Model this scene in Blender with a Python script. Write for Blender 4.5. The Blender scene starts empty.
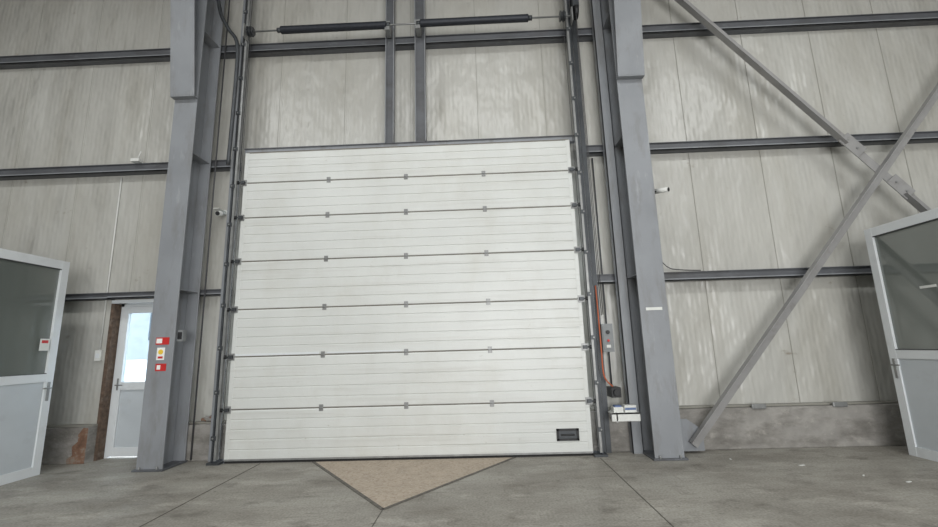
import bpy, bmesh, math, random
from mathutils import Matrix, Vector
random.seed(7)
sc=bpy.context.scene
sc.view_settings.view_transform='Standard'

# ---------------------------------------------------------------- materials
def lin(c):
    return tuple((x/255/12.92 if x/255<=0.04045 else ((x/255+0.055)/1.055)**2.4) for x in c)
def mat(name, rgb, rough=0.5, metal=0.0, var=0.12, scale=3.0, bump=0.0, bscale=40.0, dirt=None, dirt_amt=0.0, dscale=(1,1,1), emis=0, spec=0.5, dlo=0.55, dhi=0.8):
    m=bpy.data.materials.new(name); m.use_nodes=True; nt=m.node_tree; b=nt.nodes['Principled BSDF']
    c=lin(rgb)
    tc=nt.nodes.new('ShaderNodeTexCoord')
    n=nt.nodes.new('ShaderNodeTexNoise'); n.inputs['Scale'].default_value=scale; n.inputs['Detail'].default_value=6
    nt.links.new(tc.outputs['Object'],n.inputs['Vector'])
    r=nt.nodes.new('ShaderNodeValToRGB')
    r.color_ramp.elements[0].position=0.3; r.color_ramp.elements[1].position=0.7
    r.color_ramp.elements[0].color=tuple(x*(1-var) for x in c)+(1,)
    r.color_ramp.elements[1].color=tuple(min(1,x*(1+var)) for x in c)+(1,)
    nt.links.new(n.outputs['Fac'],r.inputs['Fac'])
    out=r.outputs['Color']
    if dirt:
        layers=dirt if isinstance(dirt,list) else [(dirt,dirt_amt,dscale,dlo,dhi)]
        for (dc,da,ds,lo,hi) in layers:
            mp=nt.nodes.new('ShaderNodeMapping'); mp.inputs['Scale'].default_value=ds
            nt.links.new(tc.outputs['Object'],mp.inputs['Vector'])
            n2=nt.nodes.new('ShaderNodeTexNoise'); n2.inputs['Scale'].default_value=1.0; n2.inputs['Detail'].default_value=8; n2.inputs['Roughness'].default_value=0.65
            nt.links.new(mp.outputs['Vector'],n2.inputs['Vector'])
            r2=nt.nodes.new('ShaderNodeValToRGB'); r2.color_ramp.elements[0].position=lo; r2.color_ramp.elements[1].position=hi
            r2.color_ramp.elements[0].color=(0,0,0,1); r2.color_ramp.elements[1].color=(da,)*3+(1,)
            nt.links.new(n2.outputs['Fac'],r2.inputs['Fac'])
            mx=nt.nodes.new('ShaderNodeMixRGB'); mx.inputs['Color2'].default_value=lin(dc)+(1,)
            nt.links.new(r2.outputs['Color'],mx.inputs['Fac']); nt.links.new(out,mx.inputs['Color1']); out=mx.outputs['Color']
    nt.links.new(out,b.inputs['Base Color'])
    b.inputs['Roughness'].default_value=rough; b.inputs['Metallic'].default_value=metal
    b.inputs['Specular IOR Level'].default_value=spec
    if bump:
        nb=nt.nodes.new('ShaderNodeTexNoise'); nb.inputs['Scale'].default_value=bscale; nb.inputs['Detail'].default_value=4
        nt.links.new(tc.outputs['Object'],nb.inputs['Vector'])
        bu=nt.nodes.new('ShaderNodeBump'); bu.inputs['Strength'].default_value=bump; bu.inputs['Distance'].default_value=0.01
        nt.links.new(nb.outputs['Fac'],bu.inputs['Height']); nt.links.new(bu.outputs['Normal'],b.inputs['Normal'])
    return m

def wall_mat():
    m=mat('sandwich_panel',(181,180,174),rough=0.33,var=0.06,scale=0.7,
          dirt=[((154,150,138),0.55,(1.1,1,0.35),0.45,0.78),((122,116,104),0.4,(6,1,0.45),0.58,0.85),((206,206,201),0.5,(2.5,1,0.3),0.55,0.75),((120,104,84),0.6,(3,1,5.0),0.66,0.77)])
    nt=m.node_tree; b=nt.nodes['Principled BSDF']
    tc=nt.nodes.new('ShaderNodeTexCoord'); sx=nt.nodes.new('ShaderNodeSeparateXYZ'); nt.links.new(tc.outputs['Object'],sx.inputs[0])
    def M(op,a,bv=None):
        n=nt.nodes.new('ShaderNodeMath'); n.operation=op
        if isinstance(a,(int,float)): n.inputs[0].default_value=a
        else: nt.links.new(a,n.inputs[0])
        if bv is not None:
            if isinstance(bv,(int,float)): n.inputs[1].default_value=bv
            else: nt.links.new(bv,n.inputs[1])
        return n.outputs[0]
    s=M('SINE',M('MULTIPLY',sx.outputs['X'],2*math.pi/0.075))
    mp=nt.nodes.new('ShaderNodeMapping'); mp.inputs['Scale'].default_value=(1.5,1,0.8); nt.links.new(tc.outputs['Object'],mp.inputs['Vector'])
    n=nt.nodes.new('ShaderNodeTexNoise'); n.inputs['Scale'].default_value=1.3; n.inputs['Detail'].default_value=3; nt.links.new(mp.outputs[0],n.inputs['Vector'])
    h=M('ADD',M('MULTIPLY',s,0.0012),M('MULTIPLY',n.outputs['Fac'],0.16))
    bu=nt.nodes.new('ShaderNodeBump'); bu.inputs['Strength'].default_value=0.7; bu.inputs['Distance'].default_value=1.0
    nt.links.new(h,bu.inputs['Height']); nt.links.new(bu.outputs['Normal'],b.inputs['Normal'])
    return m

def glass_mat(name,tint,body,fb,fg=0.12,rough=0.03):
    m=bpy.data.materials.new(name); m.use_nodes=True; nt=m.node_tree; nt.nodes.clear()
    o=nt.nodes.new('ShaderNodeOutputMaterial'); t=nt.nodes.new('ShaderNodeBsdfTransparent'); t.inputs[0].default_value=tint+(1,)
    g=nt.nodes.new('ShaderNodeBsdfGlossy'); g.inputs['Roughness'].default_value=rough
    d=nt.nodes.new('ShaderNodeBsdfDiffuse'); d.inputs[0].default_value=lin(body)+(1,)
    n=nt.nodes.new('ShaderNodeTexNoise'); n.inputs['Scale'].default_value=2.0
    mr=nt.nodes.new('ShaderNodeMapRange'); mr.inputs['To Min'].default_value=fb*0.7; mr.inputs['To Max'].default_value=fb*1.3
    nt.links.new(n.outputs['Fac'],mr.inputs['Value'])
    m1=nt.nodes.new('ShaderNodeMixShader'); nt.links.new(mr.outputs[0],m1.inputs[0])
    nt.links.new(t.outputs[0],m1.inputs[1]); nt.links.new(d.outputs[0],m1.inputs[2])
    m2=nt.nodes.new('ShaderNodeMixShader'); m2.inputs[0].default_value=fg
    nt.links.new(m1.outputs[0],m2.inputs[1]); nt.links.new(g.outputs[0],m2.inputs[2]); nt.links.new(m2.outputs[0],o.inputs[0])
    return m

WALL=wall_mat()
SEAM=mat('panel_seam',(140,138,130),0.6,var=0.05)
STEEL=mat('column_paint',(136,139,143),0.42,var=0.08,scale=2,dirt=[((108,104,99),0.6,(5,5,1.4),0.5,0.75),((165,168,171),0.6,(12,12,2.5),0.6,0.75)],spec=0.4)
STEELD=mat('girt_paint',(88,90,94),0.5,var=0.12,scale=2,dirt=[((60,56,52),0.7,(1.5,3,3),0.5,0.75),((120,122,124),0.5,(6,3,12),0.58,0.7)])
STEELB=mat('brace_paint',(142,141,140),0.42,var=0.1,scale=3,dirt=(100,92,84),dirt_amt=0.6,dscale=(5,5,5))
GALV=mat('galvanised_steel',(140,141,140),0.4,metal=0.4,var=0.15,scale=12)
GALVD=mat('dark_rail_steel',(70,73,76),0.45,metal=0.4,var=0.2,scale=6)
BLACK=mat('black_plastic',(28,28,30),0.5,var=0.1)
RUBBER=mat('rubber_seal',(30,30,30),0.8)
SPRING=mat('spring_steel',(42,45,52),0.5,metal=0.3,var=0.2,scale=20)
DOORW=mat('door_panel_white',(207,209,206),0.36,var=0.03,scale=1.5,
   dirt=[((180,177,165),0.4,(1.6,1,1.0),0.48,0.85),((130,118,98),0.55,(8,1,14),0.67,0.77),((160,157,148),0.35,(0.6,1,16),0.53,0.8)],bump=0.25,bscale=50)
DOORJ=mat('door_joint',(110,106,98),0.6,var=0.2,scale=10,dirt=(84,66,48),dirt_amt=0.8,dscale=(4,4,4))
UPVC=mat('upvc_white',(214,218,220),0.35,var=0.03,dirt=(160,160,158),dirt_amt=0.4,dscale=(3,3,3))
UPVCP=mat('upvc_panel',(188,194,198),0.4,var=0.04,dirt=(150,152,152),dirt_amt=0.5,dscale=(2,2,3))
CONC=mat('plinth_concrete',(146,143,138),0.85,var=0.16,scale=5,dirt=[((98,94,88),0.8,(2,2,5),0.45,0.7),((172,168,160),0.6,(5,5,7),0.58,0.7)],bump=0.8,bscale=25)
BRICK=mat('stained_plaster',(124,94,76),0.95,var=0.35,scale=9,dirt=(134,128,118),dirt_amt=0.9,dscale=(9,9,9),dlo=0.5,dhi=0.62,bump=1.0,bscale=22)
FOAM=mat('foam_jamb',(96,80,68),0.9,var=0.35,scale=18,dirt=(146,140,132),dirt_amt=0.8,dscale=(6,6,4),bump=0.6)
ROOFM=mat('ceiling_sheet',(150,150,148),0.6)
ASPH=mat('asphalt',(120,120,122),0.9,var=0.15,scale=8)
FACADE=mat('facade',(186,192,196),0.8,var=0.1)
CARW=mat('car_paint',(235,238,240),0.25,var=0.02)
DGLASS=mat('dark_window',(60,72,84),0.1,var=0.1)
RED=mat('sign_red',(190,40,38),0.5,var=0.05); WHITE=mat('sign_white',(236,236,232),0.5,var=0.02)
YEL=mat('sign_yellow',(225,190,60),0.5); BLUE=mat('box_blue',(90,110,150),0.5)
ORANGE=mat('orange_cable',(190,98,62),0.5)
GREYBOX=mat('grey_box',(128,131,132),0.5); PAPER=mat('paper',(215,216,212),0.7,var=0.04,scale=20)
CABLE=mat('cable_grey',(70,70,72),0.6)
GLASS=glass_mat('clear_glass',(0.9,0.95,0.97),(190,200,205),0.10,0.05)
GLASSB=glass_mat('booth_glass',(0.5,0.56,0.54),(132,138,133),0.66,0.16,0.04)

def floor_mat():
    m=mat('concrete_floor',(160,157,149),rough=0.6,var=0.10,scale=0.9,
       dirt=[((126,121,113),0.8,(0.8,1.5,1),0.4,0.66),((98,93,86),0.75,(2.2,3.2,1),0.54,0.72),((190,186,177),0.6,(1.6,3.2,1),0.54,0.72),((84,79,72),0.7,(11,16,1),0.61,0.71),((104,99,92),0.7,(1.0,14,1),0.60,0.72),((104,99,92),0.6,(12,0.9,1),0.62,0.74)],bump=0.2,bscale=14,spec=0.35)
    nt=m.node_tree; b=nt.nodes['Principled BSDF']
    lk=b.inputs['Base Color'].links[0].from_socket
    tc=nt.nodes.new('ShaderNodeTexCoord')
    n=nt.nodes.new('ShaderNodeTexNoise'); n.inputs['Scale'].default_value=45; n.inputs['Detail'].default_value=5
    nt.links.new(tc.outputs['Object'],n.inputs['Vector'])
    r=nt.nodes.new('ShaderNodeValToRGB'); r.color_ramp.elements[0].position=0.32; r.color_ramp.elements[1].position=0.62
    r.color_ramp.elements[0].color=(0.74,0.73,0.71,1); r.color_ramp.elements[1].color=(1.05,1.05,1.05,1)
    nt.links.new(n.outputs['Fac'],r.inputs['Fac'])
    mx=nt.nodes.new('ShaderNodeMixRGB'); mx.blend_type='MULTIPLY'; mx.inputs['Fac'].default_value=1
    nt.links.new(lk,mx.inputs['Color1']); nt.links.new(r.outputs[0],mx.inputs['Color2'])
    nt.links.new(mx.outputs[0],b.inputs['Base Color'])
    n2=nt.nodes.new('ShaderNodeTexNoise'); n2.inputs['Scale'].default_value=1.6; n2.inputs['Detail'].default_value=5
    nt.links.new(tc.outputs['Object'],n2.inputs['Vector'])
    mr=nt.nodes.new('ShaderNodeMapRange'); mr.inputs['From Min'].default_value=0.3; mr.inputs['From Max'].default_value=0.7; mr.inputs['To Min'].default_value=0.45; mr.inputs['To Max'].default_value=0.8
    nt.links.new(n2.outputs['Fac'],mr.inputs['Value']); nt.links.new(mr.outputs[0],b.inputs['Roughness'])
    return m
FLOOR=floor_mat()
PATCH=mat('patch_screed',(176,163,147),0.85,var=0.10,scale=6,dirt=[((146,128,112),0.6,(22,22,22),0.5,0.62),((204,196,182),0.7,(34,34,34),0.56,0.66)],bump=0.3,bscale=70)
JOINT=mat('floor_joint',(100,96,90),0.9,var=0.3,scale=20)

# ---------------------------------------------------------------- mesh builder
class B:
    def __init__(s,name): s.name=name; s.bm=bmesh.new(); s.mats=[]
    def mi(s,m):
        if m not in s.mats: s.mats.append(m)
        return s.mats.index(m)
    def box(s,x0,x1,y0,y1,z0,z1,m,M=None):
        x0,x1=sorted((x0,x1)); y0,y1=sorted((y0,y1)); z0,z1=sorted((z0,z1))
        c=[(x0,y0,z0),(x1,y0,z0),(x1,y1,z0),(x0,y1,z0),(x0,y0,z1),(x1,y0,z1),(x1,y1,z1),(x0,y1,z1)]
        v=[s.bm.verts.new(M@Vector(p) if M else p) for p in c]
        k=s.mi(m)
        for f in ((0,3,2,1),(4,5,6,7),(0,1,5,4),(1,2,6,5),(2,3,7,6),(3,0,4,7)):
            s.bm.faces.new([v[i] for i in f]).material_index=k
        return s
    def prism(s,pts,d,m,cap=True):
        k=s.mi(m); d=Vector(d)
        a=[s.bm.verts.new(p) for p in pts]; b=[s.bm.verts.new(Vector(p)+d) for p in pts]; n=len(a)
        for i in range(n): s.bm.faces.new((a[i],a[(i+1)%n],b[(i+1)%n],b[i])).material_index=k
        if cap:
            s.bm.faces.new(a[::-1]).material_index=k; s.bm.faces.new(b).material_index=k
        return s
    def tube(s,path,r,m,seg=10,closed_ends=True,smooth=True):
        k=s.mi(m); path=[Vector(p) for p in path]; rings=[]; ref=None
        for i,p in enumerate(path):
            t=(path[min(i+1,len(path)-1)]-path[max(i-1,0)]).normalized()
            if ref is None:
                ref=Vector((0,0,1)) if abs(t.z)<0.9 else Vector((0,1,0))
            u=(ref-t*ref.dot(t)).normalized(); w=t.cross(u); ref=u
            rr=r[i] if isinstance(r,(list,tuple)) else r
            rings.append([s.bm.verts.new(p+(u*math.cos(a)+w*math.sin(a))*rr) for a in [2*math.pi*j/seg for j in range(seg)]])
        for i in range(len(rings)-1):
            for j in range(seg):
                f=s.bm.faces.new((rings[i][j],rings[i][(j+1)%seg],rings[i+1][(j+1)%seg],rings[i+1][j])); f.material_index=k; f.smooth=smooth
        if closed_ends:
            s.bm.faces.new(rings[0][::-1]).material_index=k; s.bm.faces.new(rings[-1]).material_index=k
        return s
    def bolt(s,x,y,z,r=0.014,m=None,d=0.014):
        s.tube([(x,y,z),(x,y-d,z)],r,m or GALV,6,smooth=False); return s
    def done(s,bevel=0,parent=None):
        bmesh.ops.recalc_face_normals(s.bm,faces=s.bm.faces)
        me=bpy.data.meshes.new(s.name); s.bm.to_mesh(me); s.bm.free()
        for m in s.mats: me.materials.append(m)
        o=bpy.data.objects.new(s.name,me); bpy.context.collection.objects.link(o)
        if bevel:
            md=o.modifiers.new('bevel','BEVEL'); md.width=bevel; md.segments=2; md.limit_method='ANGLE'; md.angle_limit=math.radians(50)
        if parent: o.parent=parent
        return o

def smooth_path(pts,n=8):
    pts=[Vector(p) for p in pts]; P=[pts[0]]+pts+[pts[-1]]; out=[]
    for i in range(1,len(P)-2):
        for j in range(n):
            t=j/n; a,b,c,d=P[i-1],P[i],P[i+1],P[i+2]
            out.append(0.5*((2*b)+(c-a)*t+(2*a-5*b+4*c-d)*t*t+(-a+3*b-3*c+d)*t**3))
    out.append(pts[-1]); return out

YW=6.8; H=8.6; XL=-13; XR=11; YB=-9
# ---------------------------------------------------------------- shell
B('floor').box(XL,XR,YB,7.05,-0.15,0,FLOOR).done()
w=B('wall_front')
for a in ((XL,-5.84,0,H),(-5.84,-4.86,2.36,H),(-4.86,-3.5,0,H),(-3.5,1.3,4.5,H),(1.3,XR,0,H)):
    w.box(a[0],a[1],YW,7.05,a[2],a[3],WALL)
x=XL+0.6
while x<XR:
    z0=0.5
    if -5.84<x<-4.86: z0=2.36
    if -3.5<x<1.3: z0=4.5
    w.box(x-0.003,x+0.003,YW-0.002,YW+0.01,z0,H,SEAM)
    w.box(x+0.006,x+0.03,YW-0.006,YW+0.01,z0,H,WALL)
    x+=1.13
w.done()
B('wall_left').box(XL-0.2,XL,YB,7.05,0,H,WALL).done()
B('wall_right').box(XR,XR+0.2,YB,7.05,0,H,WALL).done()
B('wall_back').box(XL,XR,YB-0.2,YB,0,H,WALL).done()
B('ceiling').box(XL-0.2,XR+0.2,YB-0.2,7.05,H,H+0.15,ROOFM).done()
# plinths
for a,b_,z,y in ((XL,-5.86,0.5,6.63),(-4.86,-3.74,0.5,6.63),(1.44,XR,0.55,6.62)):
    p=B('concrete_plinth')
    p.box(a,b_,y,YW-0.001,0,z,CONC)
    p.box(a,b_,y+0.06,YW-0.001,z,z+0.03,SEAM)
    if a==1.44:
        for xx in (3.85,4.97): p.box(xx-0.1,xx+0.1,6.60,6.64,0.53,0.6,GALV)
    if a==XL:
        pts=[(-6.12,6.618,0.0),(-5.86,6.618,0.0),(-5.86,6.618,0.49),(-5.93,6.618,0.5),(-6.0,6.618,0.40),(-5.99,6.618,0.31),(-6.07,6.618,0.24),(-6.05,6.618,0.12),(-6.13,6.618,0.07)]
        p.prism(pts,(0,0.014,0),BRICK)
    p.done(0.012)
b=B('brick_rubble')
for i in range(14):
    x0=random.uniform(-4.2,-3.98); s=random.uniform(0.025,0.045)
    M=Matrix.Translation((x0,6.715,0.53+s*1.1))@Matrix.Rotation(random.random()*3,4,'X')@Matrix.Rotation(random.random()*3,4,'Z')
    b.box(-s,s,-s*0.7,s*0.7,-s*0.5,s*0.5,CONC if i%2 else BRICK,M)
b.done(0.006)

# ---------------------------------------------------------------- girts
def channel(b,x0,x1,yc,z0,z1,m,depth=0.13,t=0.012):
    b.box(x0,x1,yc,yc+t,z0,z1,m)
    b.box(x0,x1,yc-0.025,yc+depth,z0,z0+t,m)
    b.box(x0,x1,yc-0.025,yc+depth,z1-t,z1,m)
    b.box(x0,x1,yc-0.025,yc-0.025+t,z0,z0+0.03,STEEL)
for a in ((XL,XR,6.61,6.76),(XL,-3.95,4.50,4.64),(1.62,XR,4.50,4.63),(XL,-5.84,2.40,2.5),(-5.84,-3.95,2.41,2.50),(1.72,XR,2.40,2.53)):
    b=B('wall_girt'); channel(b,a[0],a[1],6.665,a[2],a[3],STEELD); b.done()

# ---------------------------------------------------------------- columns
def column(xa,xb,stick=None):
    b=B('steel_column'); xm=(xa+xb)/2; y0,y1=6.13,6.6; t=0.022
    b.box(xa,xb,y0,y0+t,0.02,H,STEEL); b.box(xa,xb,y1-t,y1,0.02,H,STEEL)
    b.box(xm-0.008,xm+0.008,y0+t,y1-t,0.02,H,STEEL)
    b.box(xa-0.03,xb+0.03,y0-0.04,y1+0.0,0,0.025,STEELD)
    for zz in (2.44,4.55,6.67):
        b.box(xa+0.01,xb-0.01,y0+t,y1-t,zz-0.006,zz+0.006,STEEL)
        b.box(xa+0.02,xb-0.02,y1,y1+0.04,zz-0.1,zz+0.1,STEELD)
    zb=5.45
    b.prism([(xm-0.008,y0,zb),(xm-0.008,y0-0.07,zb),(xm-0.008,y0-0.5,H),(xm-0.008,y0,H)],(0.016,0,0),STEEL)
    b.prism([(xa-0.01,y0-0.07,zb),(xa-0.01,y0-0.095,zb),(xa-0.01,y0-0.525,H),(xa-0.01,y0-0.5,H)],(xb-xa+0.02,0,0),STEEL)
    b.box(xa-0.01,xb+0.01,y0-0.095,y0,zb-0.02,zb,STEEL)
    for sx in (xa+0.06,xb-0.06):
        b.tube([(sx,y0-0.02,0.02),(sx,y0-0.02,0.06)],0.014,GALV,6)
    return b.done(0.004)
column(-4.70,-4.34); column(2.16,2.54); column(9.1,9.46); column(-11.5,-11.14)

b=B('door_frame_post'); b.box(2.0,2.15,6.5,6.515,0.0,H,STEEL); b.box(2.0,2.012,6.5,6.61,0.0,H,STEEL); b.box(2.138,2.15,6.5,6.61,0.0,H,STEEL); b.done()
for xa,xb in ((-1.47,-1.33),(-0.98,-0.81)):
    b=B('door_frame_post'); b.box(xa,xb,6.52,6.53,4.75,H,STEELD); b.box(xa,xa+0.012,6.48,6.62,4.75,H,STEEL); b.box(xb-0.012,xb,6.48,6.62,4.75,H,STEEL); b.done()
b=B('door_header_beam'); b.box(-3.75,1.6,6.52,6.62,4.66,4.74,STEEL); b.box(-3.75,1.6,6.5,6.62,4.735,4.75,STEELD); b.done()

# ---------------------------------------------------------------- sectional door
zs=[0.035,0.72,1.46,2.15,2.88,3.57,4.14,4.65]; X0,X1=-3.69,1.44; YD=6.45
door=B('sectional_overhead_door')
for i in range(7):
    a,bz=zs[i]+0.006,zs[i+1]-0.006; hh=bz-a
    n=4 if hh<0.6 else 5
    pts=[(X0,YD+0.045,a),(X0,YD+0.006,a)]
    pts+=[(X0,YD,a+0.008)]
    for j in range(1,n):
        zc=a+hh*j/n
        pts+=[(X0,YD,zc-0.011),(X0,YD+0.007,zc-0.005),(X0,YD+0.007,zc+0.005),(X0,YD,zc+0.011)]
    pts+=[(X0,YD,bz-0.02),(X0,YD+0.008,bz-0.004),(X0,YD+0.045,bz)]
    door.prism(pts,(X1-X0,0,0),DOORW)
    door.box(X0+0.01,X1-0.01,YD+0.012,YD+0.04,bz-0.006,bz+0.018,DOORJ)
    for xs in (X0-0.004,X1-0.056):
        door.box(xs,xs+0.06,YD-0.003,YD+0.046,a,bz,DOORW)
    if i>0:
        z=zs[i]
        for xh in (-2.34,-1.125,0.085):
            door.box(xh-0.03,xh+0.03,YD-0.006,YD,z-0.045,z+0.045,GALV)
            door.tube([(xh-0.026,YD-0.01,z),(xh+0.026,YD-0.01,z)],0.008,GALV,8)
            for sz in (-0.03,0.03):
                for sx in (-0.016,0.016): door.bolt(xh+sx,YD-0.006,z+sz,0.006,GALV,0.006)
        for xh,sg in ((X0,-1),(X1,1)):
            door.box(xh-0.05,xh+0.05,YD-0.01,YD-0.002,z-0.05,z+0.05,GALV)
            door.tube([(xh-sg*0.03,YD-0.03,z),(xh+sg*0.1,YD-0.03,z)],0.011,GALVD,8)
            door.box(xh-0.03,xh+0.03,YD-0.045,YD-0.01,z-0.025,z+0.025,GALVD)
            door.tube([(xh+sg*0.06,YD-0.03,z),(xh+sg*0.095,YD-0.03,z)],0.028,BLACK,12)
door.box(X0,X1,YD+0.005,YD+0.04,0.0,0.04,RUBBER)
door.box(X0,X1,YD-0.004,YD+0.045,0.03,0.055,GALV)
door.box(X0+0.06,-2.40,YD-0.006,YD+0.002,1.47,1.50,UPVC)  # white highlight above the section joint, put in as a pale strip
door.box(-2.28,-1.18,YD-0.006,YD+0.002,1.475,1.495,UPVC)  # highlight strip continues past the hinge, same white colour
hx0,hx1,hz0,hz1=0.96,1.27,0.2,0.36
door.box(hx0,hx1,YD-0.012,YD,hz1-0.03,hz1,BLACK).box(hx0,hx1,YD-0.012,YD,hz0,hz0+0.03,BLACK)
door.box(hx0,hx0+0.035,YD-0.012,YD,hz0,hz1,BLACK).box(hx1-0.035,hx1,YD-0.012,YD,hz0,hz1,BLACK)
door.box(hx0,hx1,YD-0.003,YD,hz0,hz1,GALVD); door.tube([(hx0+0.06,YD-0.02,0.28),(hx1-0.06,YD-0.02,0.28)],0.012,BLACK,8)
door.done(0.002)

def track(xc,sg):
    b=B('door_guide_rail')
    b.box(xc+sg*0.03,xc+sg*0.042,6.38,6.56,0,H,GALVD); b.box(xc+sg*0.03,xc+sg*0.12,6.56,6.572,0,H,GALVD)
    b.box(xc-0.005,xc+0.028,6.385,6.392,0.05,H,GALV)
    b.box(xc-0.005,xc+0.028,6.448,6.454,0.05,H,GALV)
    for zz in [0.35+0.62*i for i in range(13)]:
        b.box(xc-0.01 if sg>0 else xc-0.06,xc+0.06 if sg>0 else xc+0.01,6.374,6.384,zz-0.03,zz+0.03,GALVD)
        b.bolt(xc+sg*0.03,6.376,zz,0.012,GALV)
    b.box(xc-0.09,xc+0.09,6.36,6.6,0,0.03,GALVD)
    b.done()
track(-3.80,-1); track(1.53,1)
b=B('rail_support_angle'); b.box(-4.0,-3.93,6.58,6.592,0,H,STEEL); b.box(-4.0,-3.988,6.592,6.625,0,H,STEEL); b.done()
b=B('rail_support_angle'); b.box(1.66,1.73,6.58,6.592,0,H,GALVD); b.box(1.718,1.73,6.592,6.615,0,H,GALVD); b.done()

sh=B('torsion_spring_shaft')
ys,z_s=6.30,6.72
sh.tube([(-3.75,ys,z_s),(1.6,ys,z_s)],0.014,GALV,10)
for a,bb in ((-3.16,-1.42),(-0.86,0.9)):
    n=int((bb-a)/0.02)
    path=[(a+(bb-a)*i/(n*2),ys,z_s) for i in range(n*2+1)]
    rad=[0.064 if i%2 else 0.056 for i in range(n*2+1)]
    sh.tube(path,rad,SPRING,14)
    sh.tube([(a-0.06,ys,z_s),(a,ys,z_s)],0.04,GALVD,12); sh.tube([(bb,ys,z_s),(bb+0.06,ys,z_s)],0.04,GALVD,12)
for xx in (-3.66,1.46):
    for i in range(4): sh.tube([(xx-0.05+i*0.025,ys,z_s),(xx-0.038+i*0.025,ys,z_s)],0.085 if i%2==0 else 0.07,GALVD,16)
for xx in (-1.4,-0.9): sh.box(xx-0.04,xx+0.04,ys-0.02,6.48,z_s-0.1,z_s+0.06,GALV)
for xx in (-3.76,1.6): sh.box(xx-0.01,xx+0.01,ys-0.06,6.37,z_s-0.12,z_s+0.12,GALV)
sh.done()
for xx in (-3.66,1.46):
    B('lift_cable').tube([(xx,ys+0.01,z_s-0.1),(xx+(-0.03 if xx<0 else 0.03),6.36,0.15)],0.004,CABLE,5).done()
op=B('door_chain_hoist')
op.tube([(1.64,ys,6.78),(1.70,ys,6.78)],0.11,BLACK,18); op.box(1.62,1.72,ys-0.06,ys+0.12,6.85,7.1,GALVD)
op.tube([(1.66,6.24,6.75),(1.68,6.24,1.9)],0.006,CABLE,5); op.tube([(1.69,6.4,6.75),(1.70,6.40,1.9)],0.006,CABLE,5)
op.done()
c=B('cable_conduit'); c.tube(smooth_path([(-4.30,6.3,7.55),(-4.2,6.3,7.1),(-4.05,6.3,6.8),(-3.88,6.3,6.5),(-3.86,6.31,5.8),(-3.88,6.31,4.4)]),0.03,GALVD,10); c.done()
c=B('electrical_conduit'); c.tube([(-5.97,6.78,1.63),(-5.97,6.78,4.46)],0.012,PAPER,8); c.done()
c=B('electrical_conduit'); c.tube(smooth_path([(1.69,6.56,2.35),(1.68,6.5,1.9),(1.665,6.43,1.4),(1.68,6.45,1.05),(1.80,6.5,0.9)]),0.010,ORANGE,8); c.done()
c=B('electrical_conduit'); c.tube([(1.86,6.76,0.89),(1.86,6.76,4.46)],0.012,CABLE,8); c.done()
c=B('electrical_conduit'); c.tube([(-4.27,6.61,0.02),(-4.27,6.61,H)],0.012,CABLE,8); c.done()
c=B('hanging_cable'); c.tube(smooth_path([(2.6,6.62,2.9),(2.8,6.64,2.62),(3.0,6.64,2.56),(3.3,6.64,2.54)]),0.008,CABLE,6); c.done()

# ---------------------------------------------------------------- cross brace
def angle_bar(b,p,q,m,w=0.13,t=0.012,side=1):
    p=Vector(p); q=Vector(q); d=(q-p).normalized(); n=Vector((0,-1,0)); u=d.cross(n).normalized()*side
    o=p
    def quad(a0,a1,b0,b1):
        return [o+u*a0+n*b0,o+u*a1+n*b0,o+u*a1+n*b1,o+u*a0+n*b1]
    b.prism(quad(-w/2,w/2,0,t),q-p,m); b.prism(quad(-w/2,-w/2+t,t,w*0.75),q-p,m)
b=B('cross_brace')
angle_bar(b,(2.78,6.40,0.12),(8.9,6.40,7.26),STEELB,0.13,side=1)
angle_bar(b,(2.95,6.43,7.6),(5.62,6.43,4.40),STEELB,0.15,side=-1)
angle_bar(b,(6.30,6.43,3.58),(8.95,6.43,0.4),STEELB,0.15,side=-1)
def plate(cx,cz,L,wd,ang,y0,y1,m):
    M=Matrix.Translation((cx,0,cz))@Matrix.Rotation(ang,4,'Y')
    b.box(-L/2,L/2,y0,y1,-wd/2,wd/2,m,M)
ang=math.atan2(3.2,2.67)
plate(5.96,3.99,1.15,0.13,ang,6.415,6.43,STEELB)
plate(5.67,4.34,0.36,0.2,ang,6.38,6.395,STEELB)
plate(6.24,3.65,0.36,0.2,ang,6.38,6.395,STEELB)
for cx,cz in ((5.60,4.42),(5.72,4.28),(6.18,3.72),(6.30,3.58)):
    b.bolt(cx,6.38,cz,0.018)
b.prism([(2.56,6.44,0.03),(2.95,6.44,0.03),(2.95,6.44,0.3),(2.75,6.44,0.45),(2.56,6.44,0.45)],(0,0.015,0),STEEL)
b.done(0.002)

# ---------------------------------------------------------------- personnel door
d=B('door_1'); y=6.93
xa,xb,zt=-5.83,-4.87,2.35
d.box(xa,xa+0.05,y,y+0.08,0,zt,UPVC).box(xb-0.05,xb,y,y+0.08,0,zt,UPVC).box(xa,xb,y,y+0.08,zt-0.05,zt,UPVC)
xa+=0.055; xb-=0.055; zt-=0.055
d.box(xa,xa+0.09,y-0.02,y+0.05,0.03,zt,UPVC).box(xb-0.09,xb,y-0.02,y+0.05,0.03,zt,UPVC)
for z0,z1 in ((0.03,0.16),(1.0,1.12),(zt-0.1,zt)): d.box(xa+0.09,xb-0.09,y-0.02,y+0.05,z0,z1,UPVC)
d.box(xa+0.09,xb-0.09,y+0.005,y+0.03,0.16,1.0,UPVCP)
d.box(xa+0.09,xb-0.09,y+0.012,y+0.02,1.12,zt-0.1,GLASS)
d.tube([(xa+0.045,y-0.02,1.08),(xa+0.045,y-0.07,1.08),(xa+0.16,y-0.07,1.08)],0.01,GALV,8)
d.box(xa+0.03,xa+0.06,y-0.026,y-0.02,1.0,1.18,GALV)
d.done(0.004)
B('trim_1').box(-5.84,-5.825,6.79,6.925,0,2.34,FOAM).box(-5.88,-5.84,6.785,6.799,0,2.4,FOAM).done()
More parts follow.
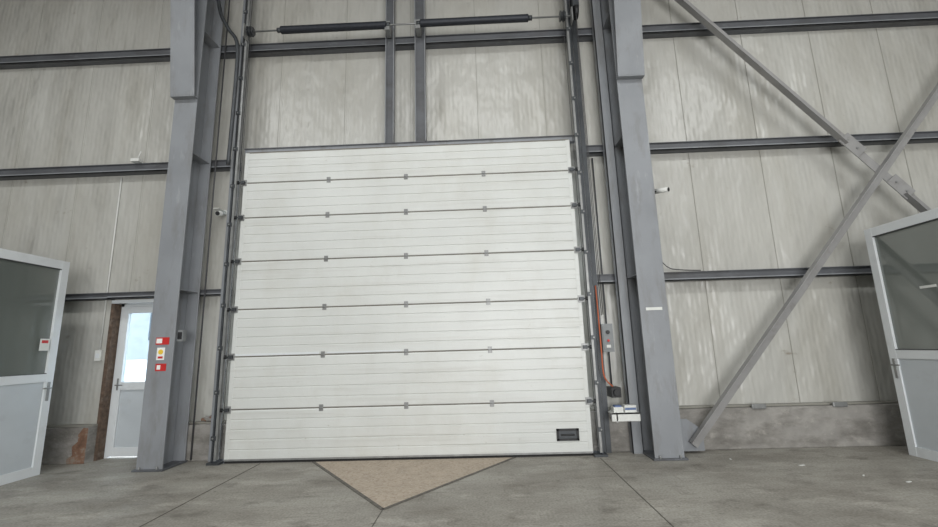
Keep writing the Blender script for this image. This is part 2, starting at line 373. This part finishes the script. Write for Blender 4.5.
B('trim_2').box(-5.84,-4.86,6.74,6.799,2.34,2.39,UPVC).done()

# ---------------------------------------------------------------- glazed booths
def booth(xf,sg,y0,y1,zt,depth):
    b=B('glazed_office_booth'); t=0.07*sg
    post=0.11
    n=2; L=(y1-y0)/n
    for i in range(n+1):
        yc=y1-i*L
        if i==0: a,c=yc-post,yc
        elif i==n: a,c=yc,yc+post
        else: a,c=yc-post/2,yc+post/2
        b.box(xf,xf+t,a,c,0,zt,UPVC)
    for z0,z1 in ((0.0,0.12),(1.2,1.31),(zt-0.12,zt)):
        b.box(xf+0.002*sg,xf+t*0.95,y0,y1,z0,z1,UPVC)
    b.box(xf+0.02*sg,xf+0.045*sg,y0,y1,0.12,1.2,UPVCP)
    b.box(xf+0.03*sg,xf+0.036*sg,y0,y1,1.31,zt-0.12,GLASSB)
    xe=xf+depth*sg
    b.box(xf+t,xe,y1-0.06,y1-0.01,0,zt,UPVCP); b.box(xf+t,xe,y0+0.01,y0+0.06,0,zt,UPVCP)
    b.box(xe,xe-0.05*sg,y0,y1,0,zt,UPVCP); b.box(xf+t,xe,y0,y1,zt-0.06,zt-0.01,UPVCP)
    for z in (1.315,zt-0.125): b.box(xf-0.001*sg,xf+0.01*sg,y0+post,y1-post,z-0.006,z+0.006,CABLE)
    hy=y1-0.06
    b.box(xf-0.008*sg,xf,hy-0.02,hy+0.02,0.95,1.2,GALV); b.tube([(xf,hy,1.12),(xf-0.05*sg,hy,1.12),(xf-0.05*sg,hy-0.12,1.12)],0.01,GALV,8)
    b.box(xf+0.3*sg,xf+1.0*sg,y0+0.3,y1-0.4,0.72,0.75,UPVCP)
    for lx in (0.34,0.96):
        for ly in (y0+0.34,y1-0.44): b.box(xf+(lx-0.02)*sg,xf+(lx+0.02)*sg,ly-0.02,ly+0.02,0,0.72,GALV)
    return b.done(0.004)
booth(-5.97,-1,3.3,6.09,2.88,2.4)
booth(5.35,1,3.3,6.13,2.95,2.4)
s=B('notice_sticker'); s.box(-5.968,-5.963,5.82,5.95,1.62,1.78,PAPER).box(-5.9635,-5.9620,5.84,5.93,1.72,1.76,RED); s.done()
s=B('notice_sticker'); s.box(5.374,5.379,5.35,5.55,2.05,2.08,PAPER); s.done()  # faint label strip; a light's reflection on the glass is put into its pale colour

# ---------------------------------------------------------------- fittings
def cctv(base,tip):
    b=B('security_camera'); base=Vector(base); tip=Vector(tip)
    b.tube([base,base+Vector((0,-0.03,0))],0.04,PAPER,14)
    b.tube([base+Vector((0,-0.03,0)),base+Vector((0,-0.08,-0.01)),tip*0.5+base*0.5+Vector((0,0,0.05))],0.012,PAPER,8)
    d=(tip-base).normalized(); m=(tip+base)/2
    b.tube([m-d*0.1,m+d*0.09],[0.04,0.04],PAPER,16); b.tube([m+d*0.09,m+d*0.1],[0.036,0.03],BLACK,16)
    b.box(m.x-0.045,m.x+0.045,m.y-0.12,m.y+0.08,m.z+0.04,m.z+0.05,PAPER)
    b.done()
cctv((-4.16,6.799,3.78),(-4.12,6.45,3.66))
b=B('security_camera'); b.box(2.54,2.56,6.2,6.3,3.6,3.74,GALVD); b.tube([(2.56,6.25,3.66),(2.62,6.25,3.68),(2.66,6.22,3.7)],0.013,BLACK,8)
b.tube([(2.60,6.30,3.69),(2.74,6.14,3.66)],0.036,PAPER,16); b.tube([(2.74,6.14,3.66),(2.745,6.135,3.659)],0.03,BLACK,16); b.done()
b=B('junction_box'); x0,x1=1.70,1.86; b.box(x0,x1,6.46,6.578,1.38,1.78,GREYBOX).box(x0+0.015,x1-0.015,6.45,6.46,1.42,1.74,GREYBOX); xc=(x0+x1)/2
b.tube([(xc,6.45,1.66),(xc,6.43,1.66)],0.028,BLACK,12); b.tube([(xc,6.45,1.54),(xc,6.43,1.54)],0.018,RED,12); b.box(xc-0.03,xc+0.03,6.445,6.45,1.44,1.48,PAPER); b.done(0.004)
b=B('storage_shelf'); b.box(1.70,2.08,6.3,6.49,0.55,0.57,PAPER).box(1.70,2.08,6.3,6.31,0.46,0.57,PAPER).box(1.76,1.78,6.3,6.618,0.45,0.57,PAPER)
b.box(1.74,1.87,6.33,6.46,0.57,0.64,PAPER).box(1.89,2.05,6.34,6.46,0.57,0.66,PAPER).box(1.895,2.045,6.338,6.34,0.60,0.63,BLUE).box(1.76,1.85,6.34,6.44,0.64,0.66,BLUE); b.done(0.003)
b=B('power_socket'); b.box(1.79,1.93,6.56,6.8,0.74,0.88,BLACK).tube([(1.86,6.56,0.81),(1.86,6.52,0.81)],0.045,BLACK,14); b.done(0.004)
b=B('light_switch'); b.box(-6.02,-5.92,6.75,6.8,1.46,1.62,PAPER).box(-6.0,-5.94,6.743,6.75,1.5,1.57,UPVC); b.done(0.004)
b=B('warning_sign'); yf=6.129
b.box(-4.60,-4.41,yf-0.004,yf,1.66,1.76,RED).box(-4.59,-4.51,yf-0.006,yf-0.003,1.68,1.745,WHITE); b.done()
b=B('warning_sign'); b.box(-4.57,-4.46,yf-0.004,yf,1.45,1.62,WHITE).tube([(-4.515,yf-0.004,1.56),(-4.515,yf-0.007,1.56)],0.035,YEL,18); b.box(-4.55,-4.48,yf-0.006,yf-0.003,1.47,1.50,RED); b.done()
b=B('warning_sign'); b.box(-4.57,-4.42,yf-0.004,yf,1.30,1.40,RED).box(-4.55,-4.50,yf-0.006,yf-0.003,1.32,1.38,WHITE); b.done()
b=B('label_sticker'); b.box(2.24,2.46,yf-0.003,yf,1.93,1.97,PAPER); b.done()
b=B('door_switch_box'); b.box(-4.34,-4.26,6.18,6.26,1.7,1.86,GREYBOX).box(-4.33,-4.27,6.17,6.18,1.73,1.83,BLACK); b.done(0.003)
b=B('limit_sensor'); b.box(-5.66,-5.52,6.55,6.64,4.64,4.69,PAPER).tube([(-5.56,6.58,4.69),(-5.52,6.58,4.82)],0.01,PAPER,6); b.done()

# ---------------------------------------------------------------- floor details
b=B('floor_screed_patch'); z=0.003
T=[(-2.4,6.44,0),(-1.02,4.56,0),(0.35,6.44,0)]
b.prism([(x,y,0.0005) for x,y,_ in T],(0,0,z),PATCH); b.done()
b=B('floor_joint')
def strip(p,q,w=0.03):
    p=Vector(p+(0,)); q=Vector(q+(0,)); u=(q-p).normalized().cross(Vector((0,0,1)))*w/2
    b.prism([p+u+Vector((0,0,0.001)),q+u+Vector((0,0,0.001)),q-u+Vector((0,0,0.001)),p-u+Vector((0,0,0.001))],(0,0,0.004),JOINT)
strip((-2.42,6.44),(-1.02,4.54),0.04); strip((0.37,6.44),(-1.02,4.54),0.04)
strip((-3.15,6.4),(-3.1,-8),0.009); strip((1.5,6.3),(1.55,-8),0.009); strip((-1.02,4.54),(-1.0,-8),0.007)
strip((XL,3.3),(XR,3.3),0.012); strip((6.2,6.5),(6.2,-8),0.012)
b.done()
b=B('floor_litter')
for (x,y,s) in ((3.75,5.75,0.022),(4.1,5.3,0.015),(3.1,6.1,0.015),(4.35,5.05,0.018)):
    M=Matrix.Translation((x,y,0.004))@Matrix.Rotation(random.random()*6,4,'Z')
    b.box(-s*1.6,s*1.6,-s*0.5,s*0.5,-0.003,0.003,PAPER,M)
b.done()

# ---------------------------------------------------------------- outside
B('ground_outside').box(-40,30,7.05,50,-0.17,-0.03,ASPH).done()
b=B('outside_building'); b.box(-30,-6,19,24,-0.03,6.5,FACADE)
for i in range(9): b.box(-29+i*2.4,-27.7+i*2.4,18.96,19.02,2.2,3.6,DGLASS)
for i in range(9): b.box(-29+i*2.4,-27.7+i*2.4,18.96,19.02,4.4,5.6,DGLASS)
b.done()
car=B('parked_car')
cx0,cy0=-11.9,10.0
prof=[(0,0.35),(0.05,0.75),(0.9,0.92),(1.55,1.42),(2.9,1.46),(3.75,1.02),(4.25,0.95),(4.35,0.4),(4.1,0.28),(0.2,0.28)]
car.prism([(cx0+x,cy0,z-0.03) for x,z in prof],(0,1.7,0),CARW)
car.prism([(cx0+x,cy0-0.01,z-0.03) for x,z in ((1.05,0.95),(1.62,1.35),(2.85,1.38),(3.5,1.02))],(0,1.72,0),DGLASS)
for wx in (0.85,3.45):
    for wy in (cy0-0.02,cy0+1.52): 
        car.tube([(cx0+wx,wy,0.29),(cx0+wx,wy+0.2,0.29)],0.32,BLACK,24); car.tube([(cx0+wx,wy-0.01,0.29),(cx0+wx,wy+0.21,0.29)],0.19,GALV,18)
car.done(0.04)

# ---------------------------------------------------------------- world + lights
wd=bpy.data.worlds.new('world'); sc.world=wd; wd.use_nodes=True; nt=wd.node_tree
bg=nt.nodes['Background']; bg.inputs[0].default_value=(0.84,0.92,1.0,1); bg.inputs[1].default_value=5.0
def area(name,loc,rot,sx,sy,pw,col=(1,1,1)):
    l=bpy.data.lights.new(name,'AREA'); l.shape='RECTANGLE'; l.size=sx; l.size_y=sy; l.energy=pw; l.color=col
    o=bpy.data.objects.new(name,l); o.location=loc; o.rotation_euler=rot; bpy.context.collection.objects.link(o)
area('loading_bay_daylight',(2.0,-8.5,2.4),(math.radians(90),0,0),8,4.2,1150,(0.99,0.995,1.0))
for i,(x,y) in enumerate(((-6,1.5),(0,1.5),(6,1.5),(-5,-3),(5,-3))):
    area('ceiling_lamp',(x,y,8.3),(0,0,0),2.5,0.6,160,(0.98,1.0,1.0))

# ---------------------------------------------------------------- camera
f=440.0; pt=math.atan(f/2308); roll=math.radians(1.66); yaw=math.radians(1.6)
R=Matrix.Rotation(yaw,3,'Z')@Matrix.Rotation(math.pi/2+pt,3,'X')@Matrix.Rotation(-roll,3,'Z')
cd=bpy.data.cameras.new('camera'); cd.sensor_width=36; cd.lens=f/938*36; cd.clip_start=0.05
co=bpy.data.objects.new('camera',cd); co.matrix_world=Matrix.Translation((0,0,1.5))@R.to_4x4()
bpy.context.collection.objects.link(co); sc.camera=co
